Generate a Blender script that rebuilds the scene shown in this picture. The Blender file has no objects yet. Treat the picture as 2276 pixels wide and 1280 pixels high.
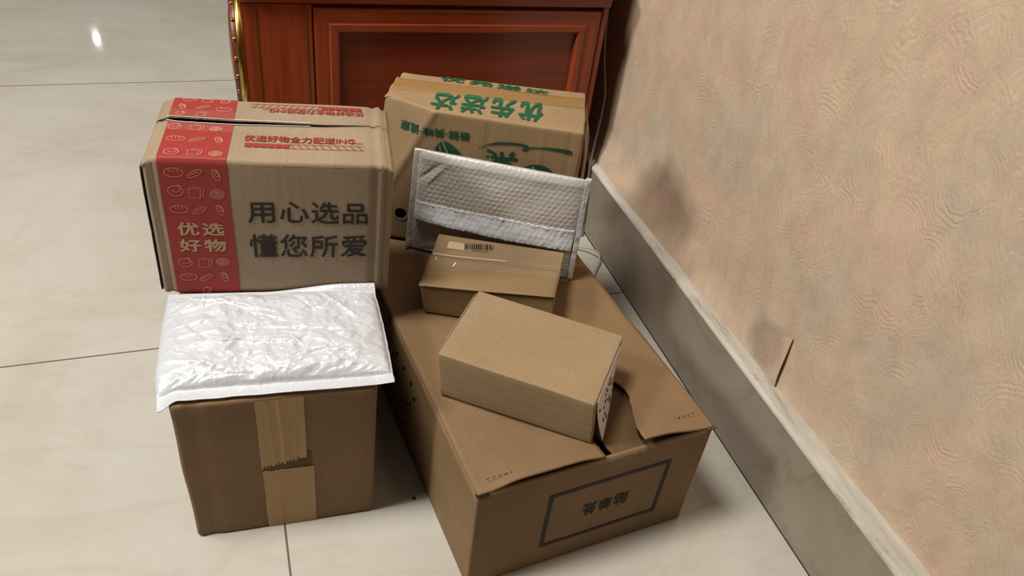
import bpy, bmesh, math, random
from mathutils import Vector, Matrix, noise
C = bpy.context.scene.collection
SC = bpy.context.scene

# ------------------------------------------------------------------ camera
CAM_H = 0.74
YAW, PITCH, ROLL = 0.39947, 0.66284, 0.14145
F_PX = 1766.78
def cam_axes():
    F = Vector((math.sin(YAW), math.cos(YAW), 0)); R = Vector((math.cos(YAW), -math.sin(YAW), 0)); U = Vector((0, 0, 1))
    F2 = F*math.cos(PITCH) - U*math.sin(PITCH); U2 = U*math.cos(PITCH) + F*math.sin(PITCH)
    return R*math.cos(ROLL) + U2*math.sin(ROLL), U2*math.cos(ROLL) - R*math.sin(ROLL), F2
r_, u_, f_ = cam_axes()
cd = bpy.data.cameras.new('camera'); cam = bpy.data.objects.new('camera', cd); C.objects.link(cam)
M = Matrix((r_, u_, -f_)).transposed().to_4x4(); M.translation = (0, 0, CAM_H); cam.matrix_world = M
cd.sensor_width = 36; cd.lens = 36*F_PX/2276; cd.clip_start = 0.02
SC.camera = cam

# ------------------------------------------------------------------ light
SC.view_settings.view_transform = 'Standard'; SC.view_settings.look = 'None'
SC.view_settings.gamma = 1; SC.view_settings.use_curve_mapping = False
SC.view_settings.exposure = 0.0
w = bpy.data.worlds.new('room_light'); SC.world = w; w.use_nodes = True
# soft room light: pale ceiling overhead, dim walls, dimmest behind the photographer
_n = w.node_tree.nodes; _l = w.node_tree.links
_tc = _n.new('ShaderNodeTexCoord'); _sp = _n.new('ShaderNodeSeparateXYZ'); _l.new(_tc.outputs['Generated'], _sp.inputs[0])
_r = _n.new('ShaderNodeValToRGB'); _l.new(_sp.outputs[2], _r.inputs[0])
for _e, (_p, _c) in zip(_r.color_ramp.elements, ((0.05, (0.05, 0.046, 0.04, 1)), (0.95, (1.0, 0.96, 0.90, 1)))): _e.position = _p; _e.color = _c
_y = _n.new('ShaderNodeMapRange'); _l.new(_sp.outputs[1], _y.inputs[0])
for _k, _v in ((1, -0.8), (2, 0.5), (3, 0.15), (4, 1.0)): _y.inputs[_k].default_value = _v
_m = _n.new('ShaderNodeMath'); _m.operation = 'MULTIPLY'; _l.new(_y.outputs[0], _m.inputs[0]); _m.inputs[1].default_value = 0.19
_l.new(_r.outputs[0], _n['Background'].inputs[0]); _l.new(_m.outputs[0], _n['Background'].inputs[1])
def area(name, loc, target, size, power, col):
    l = bpy.data.lights.new(name, 'AREA'); l.shape = 'DISK'; l.size = size; l.energy = power; l.color = col
    o = bpy.data.objects.new(name, l); C.objects.link(o); o.location = loc
    o.rotation_euler = (Vector(target) - Vector(loc)).to_track_quat('-Z', 'Y').to_euler(); return o
area('ceiling_lamp', (-0.60, 0.62, 2.35), (0.1, 0.8, 0.1), 0.55, 48, (1.0, 0.955, 0.88))
area('second_ceiling_lamp', (-2.05, 0.56, 2.12), (0.4, 0.8, 0.1), 0.50, 52, (1.0, 0.955, 0.88))
pl = bpy.data.lights.new('hall_lamp', 'POINT'); pl.energy = 1.0; pl.shadow_soft_size = 0.011; pl.color = (1, .97, .92)
po = bpy.data.objects.new('hall_lamp', pl); C.objects.link(po); po.location = (-0.772, 5.412, 1.406)

# ------------------------------------------------------------------ helpers
ALBEDO = 0.70        # the colours below were read off a bright picture; the surfaces themselves are this much darker
def lin(c):
    return tuple(ALBEDO*((x/255)/12.92 if x/255 <= .04045 else ((x/255+.055)/1.055)**2.4) for x in c) + (1,)
def mat(name):
    m = bpy.data.materials.new(name); m.use_nodes = True
    nt = m.node_tree; b = nt.nodes['Principled BSDF']
    def N(t, **kw):
        n = nt.nodes.new(t)
        for k, v in kw.items():
            if k.startswith('i_'):
                key = k[2:]
                n.inputs[int(key) if key.isdigit() else key.replace('_', ' ')].default_value = v
            else: setattr(n, k, v)
        return n
    L = nt.links.new
    return m, b, N, L
def ramp(N, pts, interp='LINEAR'):
    r = N('ShaderNodeValToRGB'); r.color_ramp.interpolation = interp
    e = r.color_ramp.elements
    while len(e) < len(pts): e.new(0.5)
    for k, (p, c) in enumerate(pts):
        e[k].position = p; e[k].color = c if len(c) == 4 else tuple(c) + (1,)
    return r
def mixc(N, L, fac, a, b, mode='MIX'):
    n = N('ShaderNodeMix', data_type='RGBA', blend_type=mode)
    for s, v in ((0, fac), (6, a), (7, b)):
        if hasattr(v, 'is_linked') or hasattr(v, 'links'): L(v, n.inputs[s])
        else: n.inputs[s].default_value = v
    return n.outputs[2]
def math_(N, L, op, a, b=None, c=None):
    n = N('ShaderNodeMath', operation=op)
    for s, v in ((0, a), (1, b), (2, c)):
        if v is None: continue
        if hasattr(v, 'links'): L(v, n.inputs[s])
        else: n.inputs[s].default_value = v
    return n.outputs[0]

def cardboard(name, col, var=0.10, flute=190.0, rough=0.72, seed=0.0, bump=0.25, axis='X'):
    m, b, N, L = mat(name)
    uv = N('ShaderNodeUVMap'); mp = N('ShaderNodeMapping'); L(uv.outputs[0], mp.inputs[0]); mp.inputs['Location'].default_value = (seed, seed*.7, seed*.3)
    n1 = N('ShaderNodeTexNoise', i_Scale=9.0, i_Detail=4.0); L(mp.outputs[0], n1.inputs['Vector'])
    st = N('ShaderNodeMapping'); st.inputs['Scale'].default_value = (420, 22, 1) if axis == 'X' else (22, 420, 1); L(mp.outputs[0], st.inputs[0])
    n2 = N('ShaderNodeTexNoise', i_Scale=1.0, i_Detail=3.0); L(st.outputs[0], n2.inputs['Vector'])
    n3 = N('ShaderNodeTexNoise', i_Scale=420.0, i_Detail=4.0); L(mp.outputs[0], n3.inputs['Vector'])
    c = lin(col)
    dk = tuple(x*(1-var*1.6) for x in c[:3]); lt = tuple(min(1, x*(1+var)) for x in c[:3])
    r1 = ramp(N, [(0.3, dk), (0.7, lt)]); L(n1.outputs[0], r1.inputs[0])
    r2 = ramp(N, [(0.25, (.93, .92, .90)), (0.75, (1.04, 1.04, 1.04))]); L(n2.outputs[0], r2.inputs[0])
    o = mixc(N, L, 0.7, r1.outputs[0], r2.outputs[0], 'MULTIPLY')
    r3 = ramp(N, [(0.3, (.88, .87, .85)), (0.7, (1.06, 1.06, 1.06))]); L(n3.outputs[0], r3.inputs[0])
    o = mixc(N, L, 0.7, o, r3.outputs[0], 'MULTIPLY')
    L(o, b.inputs['Base Color'])
    wv = N('ShaderNodeTexWave', wave_type='BANDS', bands_direction=axis, i_Scale=flute/6.283*.32*3.1, i_Distortion=0.6, i_Detail=1.0); L(mp.outputs[0], wv.inputs['Vector'])
    hh = math_(N, L, 'MULTIPLY_ADD', wv.outputs[1], 0.22, math_(N, L, 'MULTIPLY', n2.outputs[0], 0.35))
    hh = math_(N, L, 'ADD', hh, math_(N, L, 'MULTIPLY', n3.outputs[0], 0.35))
    bp = N('ShaderNodeBump', i_Strength=bump, i_Distance=0.0008); L(hh, bp.inputs['Height']); L(bp.outputs[0], b.inputs['Normal'])
    b.inputs['Roughness'].default_value = rough
    b.inputs['Specular IOR Level'].default_value = 0.28
    return m
def plain(name, col, rough=0.6, metal=0.0, spec=0.4, noise_amt=0.0, scale=300.0):
    m, b, N, L = mat(name)
    b.inputs['Base Color'].default_value = lin(col); b.inputs['Roughness'].default_value = rough; b.inputs['Metallic'].default_value = metal
    b.inputs['Specular IOR Level'].default_value = spec
    if noise_amt:
        tc = N('ShaderNodeTexCoord'); n = N('ShaderNodeTexNoise', i_Scale=scale, i_Detail=3.0); L(tc.outputs['Object'], n.inputs['Vector'])
        c = lin(col)[:3]
        r = ramp(N, [(0.3, tuple(x*(1-noise_amt) for x in c)), (0.7, tuple(min(1, x*(1+noise_amt)) for x in c))]); L(n.outputs[0], r.inputs[0]); L(r.outputs[0], b.inputs['Base Color'])
    return m
def ink(name, col, wear=0.25):
    """printing ink: patchy, lets a little of the board through"""
    m, b, N, L = mat(name)
    tc = N('ShaderNodeTexCoord'); n = N('ShaderNodeTexNoise', i_Scale=260.0, i_Detail=4.0); L(tc.outputs['Object'], n.inputs['Vector'])
    c = lin(col)[:3]; board = lin((176, 140, 100))[:3]
    r = ramp(N, [(0.45, c), (0.95, tuple(c[i]*(1-wear) + board[i]*wear for i in range(3)))]); L(n.outputs[0], r.inputs[0]); L(r.outputs[0], b.inputs['Base Color'])
    b.inputs['Roughness'].default_value = 0.62; b.inputs['Specular IOR Level'].default_value = 0.3
    return m
def film(name, tint=(1, 1, 1), opacity=0.12, col=(200, 180, 140), rough=0.12):
    """clear or tinted packing tape: mostly see-through, glossy"""
    m, b, N, L = mat(name)
    b.inputs['Base Color'].default_value = lin(col); b.inputs['Roughness'].default_value = rough; b.inputs['Alpha'].default_value = opacity
    b.inputs['Specular IOR Level'].default_value = 0.8
    nz = N('ShaderNodeTexCoord'); n = N('ShaderNodeTexNoise', i_Scale=60.0, i_Detail=1.0); L(nz.outputs['Object'], n.inputs['Vector'])
    bp = N('ShaderNodeBump', i_Strength=0.12, i_Distance=0.001); L(n.outputs[0], bp.inputs['Height']); L(bp.outputs[0], b.inputs['Normal'])
    return m

def link(o, parent=None):
    C.objects.link(o)
    if parent is not None: o.parent = parent
    return o
def mesh_obj(name, verts, faces, m, parent=None, uvs=None, smooth=True, flip=False):
    me = bpy.data.meshes.new(name)
    if flip: faces = [tuple(reversed(f)) for f in faces]
    me.from_pydata([tuple(v) for v in verts], [], faces); me.update()
    if uvs is not None:
        ul = me.uv_layers.new(name='UVMap')
        for lp in me.loops: ul.data[lp.index].uv = uvs[lp.vertex_index]
    if smooth: me.polygons.foreach_set('use_smooth', [True]*len(me.polygons))
    ms = m if isinstance(m, (list, tuple)) else [m]
    for q in ms: me.materials.append(q)
    return link(bpy.data.objects.new(name, me), parent)
def tag(o, label, cat, group=None):
    o['label'] = label; o['category'] = cat
    if group: o['group'] = group
    return o
def thing(name, label, cat, loc):
    o = bpy.data.objects.new(name, None); o.location = loc; o.empty_display_size = .03; C.objects.link(o)
    return tag(o, label, cat)
def struct(o): o['kind'] = 'structure'; return o

def nz(p, f, s=0.0): return noise.noise(Vector((p[0]*f + s, p[1]*f - s, p[2]*f + 2*s)))
def sstep(a, b, x):
    t = max(0.0, min(1.0, (x-a)/(b-a))); return t*t*(3-2*t)

class Box:
    """a carton: nominal w x d x h box carried onto eight measured corners, with dents"""
    def __init__(s, root, cor, wdh, seed=0, amp=0.0007, extra=None, r=0.003):
        s.root = root; s.o = Vector(root.location); s.w, s.d, s.h = wdh; s.seed = seed; s.amp = amp; s.extra = extra; s.r = r
        s.c = {k: Vector(v) for k, v in cor.items()}
    def P(s, x, y, z):
        q = Vector((x, y, z)); d = Vector((0, 0, 0))
        if s.amp:
            d = Vector((nz(q, 14, s.seed), nz(q, 14, s.seed+31), nz(q, 14, s.seed+67)))*s.amp
            d.z *= min(1.0, max(0.0, z/0.02))
        if s.extra: d = d + Vector(s.extra(x, y, z))
        q = q + d
        u, v, t = q.x/s.w, q.y/s.d, q.z/s.h
        c = s.c
        b = (c['FL']*(1-u) + c['FR']*u)*(1-v) + (c['BL']*(1-u) + c['BR']*u)*v
        a = (c['tFL']*(1-u) + c['tFR']*u)*(1-v) + (c['tBL']*(1-u) + c['tBR']*u)*v
        return b*(1-t) + a*t - s.o
    def F(s, face, u, v, off=0.0):
        if face == 'front': return s.P(u, -off, v)
        if face == 'top': return s.P(u, v, s.h + off)
        if face == 'left': return s.P(-off, s.d - u, v)
        if face == 'right': return s.P(s.w + off, u, v)
        if face == 'back': return s.P(s.w - u, s.d + off, v)
    def axis(s, L, step):
        r = s.r; n = max(2, int((L - 2*r)/step))
        return [0, r*.3, r*.65, r] + [r + (L - 2*r)*k/n for k in range(1, n)] + [L - r, L - r*.65, L - r*.3, L]
    def shell(s, tagger, mats, step=0.009, cuts=None, thick=0.0):
        """rounded box skin, its faces dealt out by tagger(face, centre) to named part meshes"""
        r = s.r; X, Y, Z = s.axis(s.w, step), s.axis(s.d, step), s.axis(s.h, step)
        if cuts:
            X = sorted(set(X) | set(cuts.get('x', []))); Y = sorted(set(Y) | set(cuts.get('y', [])))
        def rnd(p):
            q = Vector((min(max(p[0], r), s.w-r), min(max(p[1], r), s.d-r), min(max(p[2], r), s.h-r)))
            dv = Vector(p) - q
            return q + dv.normalized()*r if dv.length > 1e-9 else Vector(p)
        grids = dict(front=(X, Z, lambda a, b: (a, 0, b), 0), back=(X, Z, lambda a, b: (a, s.d, b), 1), left=(Y, Z, lambda a, b: (0, a, b), 1), right=(Y, Z, lambda a, b: (s.w, a, b), 0), top=(X, Y, lambda a, b: (a, b, s.h), 0), bottom=(X, Y, lambda a, b: (a, b, 0), 1))
        out = {}
        for fn, (A, B, fp, fl) in grids.items():
            for i in range(len(A)-1):
                for j in range(len(B)-1):
                    cs = [(A[i], B[j]), (A[i+1], B[j]), (A[i+1], B[j+1]), (A[i], B[j+1])]
                    if fl: cs.reverse()
                    ce = fp((A[i]+A[i+1])/2, (B[j]+B[j+1])/2)
                    nm = tagger(fn, ce)
                    if nm is None: continue
                    vs, fs, us, ix = out.setdefault(nm, ([], [], [], {}))
                    f = []
                    for cc in cs:
                        p0 = fp(*cc); p = rnd(p0); key = (fn,) + tuple(round(t*1e6) for t in p0)
                        if key not in ix:
                            ix[key] = len(vs); vs.append(s.P(*p)); us.append((cc[0], cc[1]) if fn in ('front', 'top', 'back', 'bottom') else (cc[0]+.5, cc[1]))
                        f.append(ix[key])
                    fs.append(tuple(f))
        res = {}
        for nm, (vs, fs, us, ix) in out.items():
            key = nm.split('#')[0]
            o = mesh_obj(key, vs, fs, mats.get(nm, mats['body']), s.root, us)
            bm = bmesh.new(); bm.from_mesh(o.data); bmesh.ops.remove_doubles(bm, verts=bm.verts, dist=2e-5)
            bm.to_mesh(o.data); bm.free()
            if thick:
                md = o.modifiers.new('board', 'SOLIDIFY'); md.thickness = thick; md.offset = -1
            res[nm] = o
        return res
    def sheet(s, name, fn, nu, nv, m, thick=0.0006, parent=None, uvscale=None):
        """thin sheet; fn(a, b) for a, b in 0..1 gives nominal box coordinates (x, y, z, normal)"""
        vs, us, fs = [], [], []
        top, bot = [], []
        for j in range(nv+1):
            for i in range(nu+1):
                x, y, z, n = fn(i/nu, j/nv)
                top.append(s.P(x, y, z)); bot.append(s.P(x - n[0]*thick, y - n[1]*thick, z - n[2]*thick)); us.append((x + y*abs(n[0]), z + y*(1-abs(n[0]))))
        k = len(top); vs = top + bot; us = us + us; W = nu+1
        for j in range(nv):
            for i in range(nu):
                a = j*W+i; fs.append((a, a+1, a+1+W, a+W)); fs.append((k+a+W, k+a+1+W, k+a+1, k+a))
        for i in range(nu):
            fs.append((i+1, i, k+i, k+i+1)); t = nv*W+i; fs.append((t, t+1, k+t+1, k+t))
        for j in range(nv):
            a = j*W; fs.append((a, a+W, k+a+W, k+a)); a = j*W+nu; fs.append((a+W, a, k+a, k+a+W))
        return mesh_obj(name, vs, fs, m, parent or s.root, us)
    def patch(s, name, face, u0, u1, v0, v1, m, off=0.0004, thick=0.0002, nu=16, nv=16, edge=None, parent=None):
        """a strip (tape, label, printed field) lying on one face; edge(a, b) may shift (u, v)"""
        vs, fs = [], []
        for j in range(nv+1):
            for i in range(nu+1):
                a, b = i/nu, j/nv
                u, v = u0 + (u1-u0)*a, v0 + (v1-v0)*b
                o2 = off
                if edge: u, v, o2 = edge(a, b, u, v, off)
                vs.append(s.F(face, u, v, o2))
        W = nu+1
        for j in range(nv):
            for i in range(nu):
                a = j*W+i; fs.append((a, a+1, a+1+W, a+W))
        us = [(u0 + (u1-u0)*i/nu, v0 + (v1-v0)*j/nv) for j in range(nv+1) for i in range(nu+1)]
        o = mesh_obj(name, vs, fs, m, parent or s.root, us)
        if thick > 0.0004:
            md = o.modifiers.new('t', 'SOLIDIFY'); md.thickness = thick; md.offset = 1
        return o
    def glyphs(s, name, face, text, u0, v0, u1, v1, m, rot=False, bold=0.02, off=0.0007, shear=0.0, parent=None, spacing=1.0, skew=0.0):
        cu = bpy.data.curves.new('t', 'FONT'); cu.body = text; cu.size = 1; cu.resolution_u = 3; cu.space_character = spacing; cu.shear = shear
        to = bpy.data.objects.new('t', cu); C.objects.link(to)
        bpy.context.view_layer.update()
        me = bpy.data.meshes.new_from_object(to.evaluated_get(bpy.context.evaluated_depsgraph_get()))
        bpy.data.objects.remove(to); bpy.data.curves.remove(cu)
        vs = [v.co.copy() for v in me.vertices]; fs = [tuple(p.vertices) for p in me.polygons]; bpy.data.meshes.remove(me)
        x0, x1 = min(v.x for v in vs), max(v.x for v in vs); y0, y1 = min(v.y for v in vs), max(v.y for v in vs)
        dx = bold/(x1-x0); dy = bold/(y1-y0); out, fo = [], []
        for k, (sx, sy) in enumerate(((0, 0), (1, 0), (-1, 0), (0, 1), (0, -1)) if bold else ((0, 0),)):
            n0 = len(out)
            for v in vs:
                a, b = (v.x-x0)/(x1-x0) + sx*dx, (v.y-y0)/(y1-y0) + sy*dy
                if rot: a, b = 1-a, 1-b
                out.append(s.F(face, u0 + (u1-u0)*a, v0 + (v1-v0)*b + skew*(a-.5), off + k*.00002))
            fo += [tuple(i+n0 for i in f) for f in fs]
        return mesh_obj(name, out, fo, m, parent or s.root, smooth=False)
    def strokes(s, name, face, paths, width, m, off=0.0007, parent=None, taper=None):
        """flat ink lines on a face; paths are lists of (u, v)"""
        vs, fs = [], []
        for pi, p in enumerate(paths):
            wd = width[pi] if isinstance(width, (list, tuple)) else width
            p = [Vector(q).to_2d() for q in p]
            closed = (p[0]-p[-1]).length < 1e-7
            k0 = len(vs); n = len(p)
            for i, q in enumerate(p):
                a = p[i-1] if i else (p[-2] if closed else p[0]); b = p[i+1] if i < n-1 else (p[1] if closed else p[-1])
                t = (b-a); t = t.normalized() if t.length > 1e-9 else Vector((1, 0)); nn = Vector((-t.y, t.x))
                ww = wd/2*(taper(i/(n-1)) if taper else 1)
                for sg in (1, -1):
                    e = q + nn*ww*sg; vs.append(s.F(face, e.x, e.y, off))
            for i in range(n-1):
                a = k0+2*i; fs.append((a, a+1, a+3, a+2))
        return mesh_obj(name, vs, fs, m, parent or s.root, smooth=False)
    def blob(s, name, face, outline, m, off=0.0007, parent=None):
        cx = sum(p[0] for p in outline)/len(outline); cy = sum(p[1] for p in outline)/len(outline)
        vs = [s.F(face, cx, cy, off)]; n = len(outline); rings = (0.35, 0.7, 1.0)
        for rr in rings:
            for p in outline: vs.append(s.F(face, cx+(p[0]-cx)*rr, cy+(p[1]-cy)*rr, off))
        fs = [(0, 1+i, 1+(i+1) % n) for i in range(n)]
        for k in range(2):
            for i in range(n):
                a, b = 1+k*n+i, 1+k*n+(i+1) % n; fs.append((a, a+n, b+n, b))
        return mesh_obj(name, vs, fs, m, parent or s.root, smooth=False)
def ell(cx, cy, rx, ry, n=28, rot=0.0, a0=0.0, a1=2*math.pi):
    o = []
    for i in range(n+1):
        t = a0 + (a1-a0)*i/n; x, y = rx*math.cos(t), ry*math.sin(t)
        o.append((cx + x*math.cos(rot) - y*math.sin(rot), cy + x*math.sin(rot) + y*math.cos(rot)))
    return o
def join(a, *more):
    """surface pattern goes into the mesh of the part that carries it"""
    bm = bmesh.new(); bm.from_mesh(a.data)
    for o in more:
        k = len(a.data.materials)
        for m in o.data.materials: a.data.materials.append(m)
        n0 = len(bm.faces); bm.from_mesh(o.data); bm.faces.ensure_lookup_table()
        for f in bm.faces[n0:]: f.material_index += k
        me = o.data; bpy.data.objects.remove(o); bpy.data.meshes.remove(me)
    bm.to_mesh(a.data); bm.free(); return a
def bx(bm, x0, x1, y0, y1, z0, z1, bev=0.0):
    v = [bm.verts.new((x, y, z)) for z in (z0, z1) for y in (y0, y1) for x in (x0, x1)]
    f = [bm.faces.new([v[i] for i in q]) for q in ((0, 2, 3, 1), (4, 5, 7, 6), (0, 1, 5, 4), (2, 6, 7, 3), (0, 4, 6, 2), (1, 3, 7, 5))]
    if bev:
        es = list({e for q in f for e in q.edges}); bmesh.ops.bevel(bm, geom=es, offset=bev, segments=2, affect='EDGES')
def bm_obj(name, bm, m, parent=None, smooth=False):
    bmesh.ops.recalc_face_normals(bm, faces=bm.faces)
    me = bpy.data.meshes.new(name); bm.to_mesh(me); bm.free()
    for q in (m if isinstance(m, (list, tuple)) else [m]): me.materials.append(q)
    if smooth: me.polygons.foreach_set('use_smooth', [True]*len(me.polygons))
    return link(bpy.data.objects.new(name, me), parent)
def tube(name, pts, rad, m, parent=None, res=10, origin=None):
    cu = bpy.data.curves.new(name, 'CURVE'); cu.dimensions = '3D'; cu.bevel_depth = rad; cu.bevel_resolution = 3; cu.use_fill_caps = True
    sp = cu.splines.new('NURBS'); sp.points.add(len(pts)-1)
    for q, p in zip(sp.points, pts): q.co = (*p, 1)
    sp.use_endpoint_u = True; sp.order_u = 4; sp.resolution_u = res
    to = bpy.data.objects.new('t', cu); C.objects.link(to); bpy.context.view_layer.update()
    me = bpy.data.meshes.new_from_object(to.evaluated_get(bpy.context.evaluated_depsgraph_get()))
    bpy.data.objects.remove(to); me.name = name; me.materials.clear(); me.materials.append(m)
    me.polygons.foreach_set('use_smooth', [True]*len(me.polygons))
    return link(bpy.data.objects.new(name, me), parent)

# ------------------------------------------------------------------ setting: floor
WX = 0.5367          # face of the skirting
HB = 0.1176          # height of the skirting
def m_floor():
    m, b, N, L = mat('cream_tile')
    tc = N('ShaderNodeTexCoord'); sep = N('ShaderNodeSeparateXYZ'); L(tc.outputs['Object'], sep.inputs[0])
    def joint(out, at, pitch, wd):
        a = math_(N, L, 'SUBTRACT', out, at); a = math_(N, L, 'ADD', a, pitch*20.5)
        a = math_(N, L, 'MODULO', a, pitch); a = math_(N, L, 'SUBTRACT', a, pitch/2); a = math_(N, L, 'ABSOLUTE', a)
        return math_(N, L, 'LESS_THAN', a, wd)
    jy = joint(sep.outputs[1], 0.8331, 0.8009, 0.0011); jx = math_(N, L, 'MULTIPLY', joint(sep.outputs[0], 0.0036, 0.8009, 0.0011), math_(N, L, 'LESS_THAN', sep.outputs[1], 0.8331))
    j = math_(N, L, 'MAXIMUM', jx, jy)
    n1 = N('ShaderNodeTexNoise', i_Scale=2.6, i_Detail=6.0, i_Roughness=0.62, i_Distortion=0.8); L(tc.outputs['Object'], n1.inputs['Vector'])
    r1 = ramp(N, [(0.3, lin((205, 199, 186))), (0.55, lin((216, 211, 200))), (0.75, lin((220, 217, 209)))]); L(n1.outputs[0], r1.inputs[0])
    mp = N('ShaderNodeMapping'); mp.inputs['Rotation'].default_value = (0, 0, 0.9); mp.inputs['Scale'].default_value = (1.0, 2.6, 1); L(tc.outputs['Object'], mp.inputs[0])
    n2 = N('ShaderNodeTexNoise', i_Scale=2.2, i_Detail=8.0, i_Roughness=0.65, i_Distortion=1.6); L(mp.outputs[0], n2.inputs['Vector'])
    v = math_(N, L, 'ABSOLUTE', math_(N, L, 'SUBTRACT', n2.outputs[0], 0.5))
    r2 = ramp(N, [(0.0, (0.90, 0.875, 0.84)), (0.025, (0.965, 0.955, 0.94)), (0.08, (1, 1, 1))]); L(v, r2.inputs[0])
    o = mixc(N, L, 0.55, r1.outputs[0], r2.outputs[0], 'MULTIPLY')
    o = mixc(N, L, j, o, lin((110, 98, 82)))
    L(o, b.inputs['Base Color'])
    b.inputs['Roughness'].default_value = 0.10; b.inputs['Specular IOR Level'].default_value = 0.5
    rr = math_(N, L, 'MULTIPLY_ADD', j, 0.5, 0.05); L(rr, b.inputs['Roughness'])
    return m
bm = bmesh.new()
bx(bm, -3.0, 0.60, 0.0, 6.5, -0.03, 0.0)
floor = struct(bm_obj('floor', bm, m_floor()))

# skirting: grey stone slab standing on the floor
def m_skirt():
    m, b, N, L = mat('grey_marble')
    tc = N('ShaderNodeTexCoord'); mp = N('ShaderNodeMapping'); mp.inputs['Scale'].default_value = (1, 1, 1.0); mp.inputs['Rotation'].default_value = (0.7, 0, 0); L(tc.outputs['Object'], mp.inputs[0])
    n1 = N('ShaderNodeTexNoise', i_Scale=7.0, i_Detail=6.0, i_Roughness=.6); L(mp.outputs[0], n1.inputs['Vector'])
    r1 = ramp(N, [(0.3, lin((152, 140, 122))), (0.7, lin((170, 158, 141)))]); L(n1.outputs[0], r1.inputs[0])
    n2 = N('ShaderNodeTexNoise', i_Scale=3.4, i_Detail=7.0, i_Distortion=1.4, i_Roughness=.6); L(mp.outputs[0], n2.inputs['Vector'])
    v = math_(N, L, 'ABSOLUTE', math_(N, L, 'SUBTRACT', n2.outputs[0], 0.5))
    r2 = ramp(N, [(0, (.84, .78, .73)), (.015, (.94, .92, .90)), (.05, (1, 1, 1))]); L(v, r2.inputs[0])
    L(mixc(N, L, 0.8, r1.outputs[0], r2.outputs[0], 'MULTIPLY'), b.inputs['Base Color'])
    b.inputs['Roughness'].default_value = .32
    return m
bm = bmesh.new(); bx(bm, WX, WX+0.012, -0.8, 6.5, 0.0012, HB-0.001, 0.0008)
struct(bm_obj('baseboard_right', bm, m_skirt()))
bm = bmesh.new(); bx(bm, WX-0.0004, WX+0.003, -0.8, 6.5, 0.0, 0.0012)
struct(bm_obj('trim_2', bm, plain('dark_joint', (60, 50, 40), .8)))
# white plaster ledge on top of the skirting, its back edge wandering along the wallpaper
def ledge_back(y):
    t = sstep(0.15, 1.0, y)
    return WX + 0.031*(1-t) + 0.012*t + 0.0016*nz((y, 0, 0), 9, 3) + 0.0011*nz((y, 0, 0), 34, 8)
def m_ledge():
    m, b, N, L = mat('white_plaster')
    tc = N('ShaderNodeTexCoord'); mp = N('ShaderNodeMapping'); mp.inputs['Scale'].default_value = (60, 8, 20); L(tc.outputs['Object'], mp.inputs[0])
    n = N('ShaderNodeTexNoise', i_Scale=1.0, i_Detail=6.0, i_Roughness=.7); L(mp.outputs[0], n.inputs['Vector'])
    r = ramp(N, [(0.30, lin((150, 138, 120))), (0.42, lin((196, 187, 172))), (0.7, lin((222, 216, 206)))]); L(n.outputs[0], r.inputs[0])
    n2 = N('ShaderNodeTexNoise', i_Scale=26.0, i_Detail=3.0); L(tc.outputs['Object'], n2.inputs['Vector'])
    r2 = ramp(N, [(.27, lin((120, 100, 80))), (.33, (1, 1, 1))]); L(n2.outputs[0], r2.inputs[0])
    L(mixc(N, L, .6, r.outputs[0], r2.outputs[0], 'MULTIPLY'), b.inputs['Base Color']); b.inputs['Roughness'].default_value = .7
    bp = N('ShaderNodeBump', i_Strength=.5, i_Distance=.0015); L(n.outputs[0], bp.inputs['Height']); L(bp.outputs[0], b.inputs['Normal'])
    return m
vs, fs = [], []
ys = [-0.8] + [i*0.006 for i in range(0, 250)] + [2.5, 6.5]
for y in ys:
    xb = ledge_back(y) + 0.006
    jag = 0.0006*nz((y, 1, 0), 60, 2)
    vs += [(WX-0.0008+jag, y, HB-0.004), (WX-0.0008+jag, y, HB), (WX+.004, y, HB+0.0012), (xb*.5+WX*.5+.002, y, HB+.0016+.0008*nz((y, 2, 0), 30)), (xb, y, HB+0.0022)]
for k in range(len(ys)-1):
    for q in range(4):
        a = k*5+q; fs.append((a, a+1, a+6, a+5))
struct(mesh_obj('trim_1', vs, fs, m_ledge(), flip=True))

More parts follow.
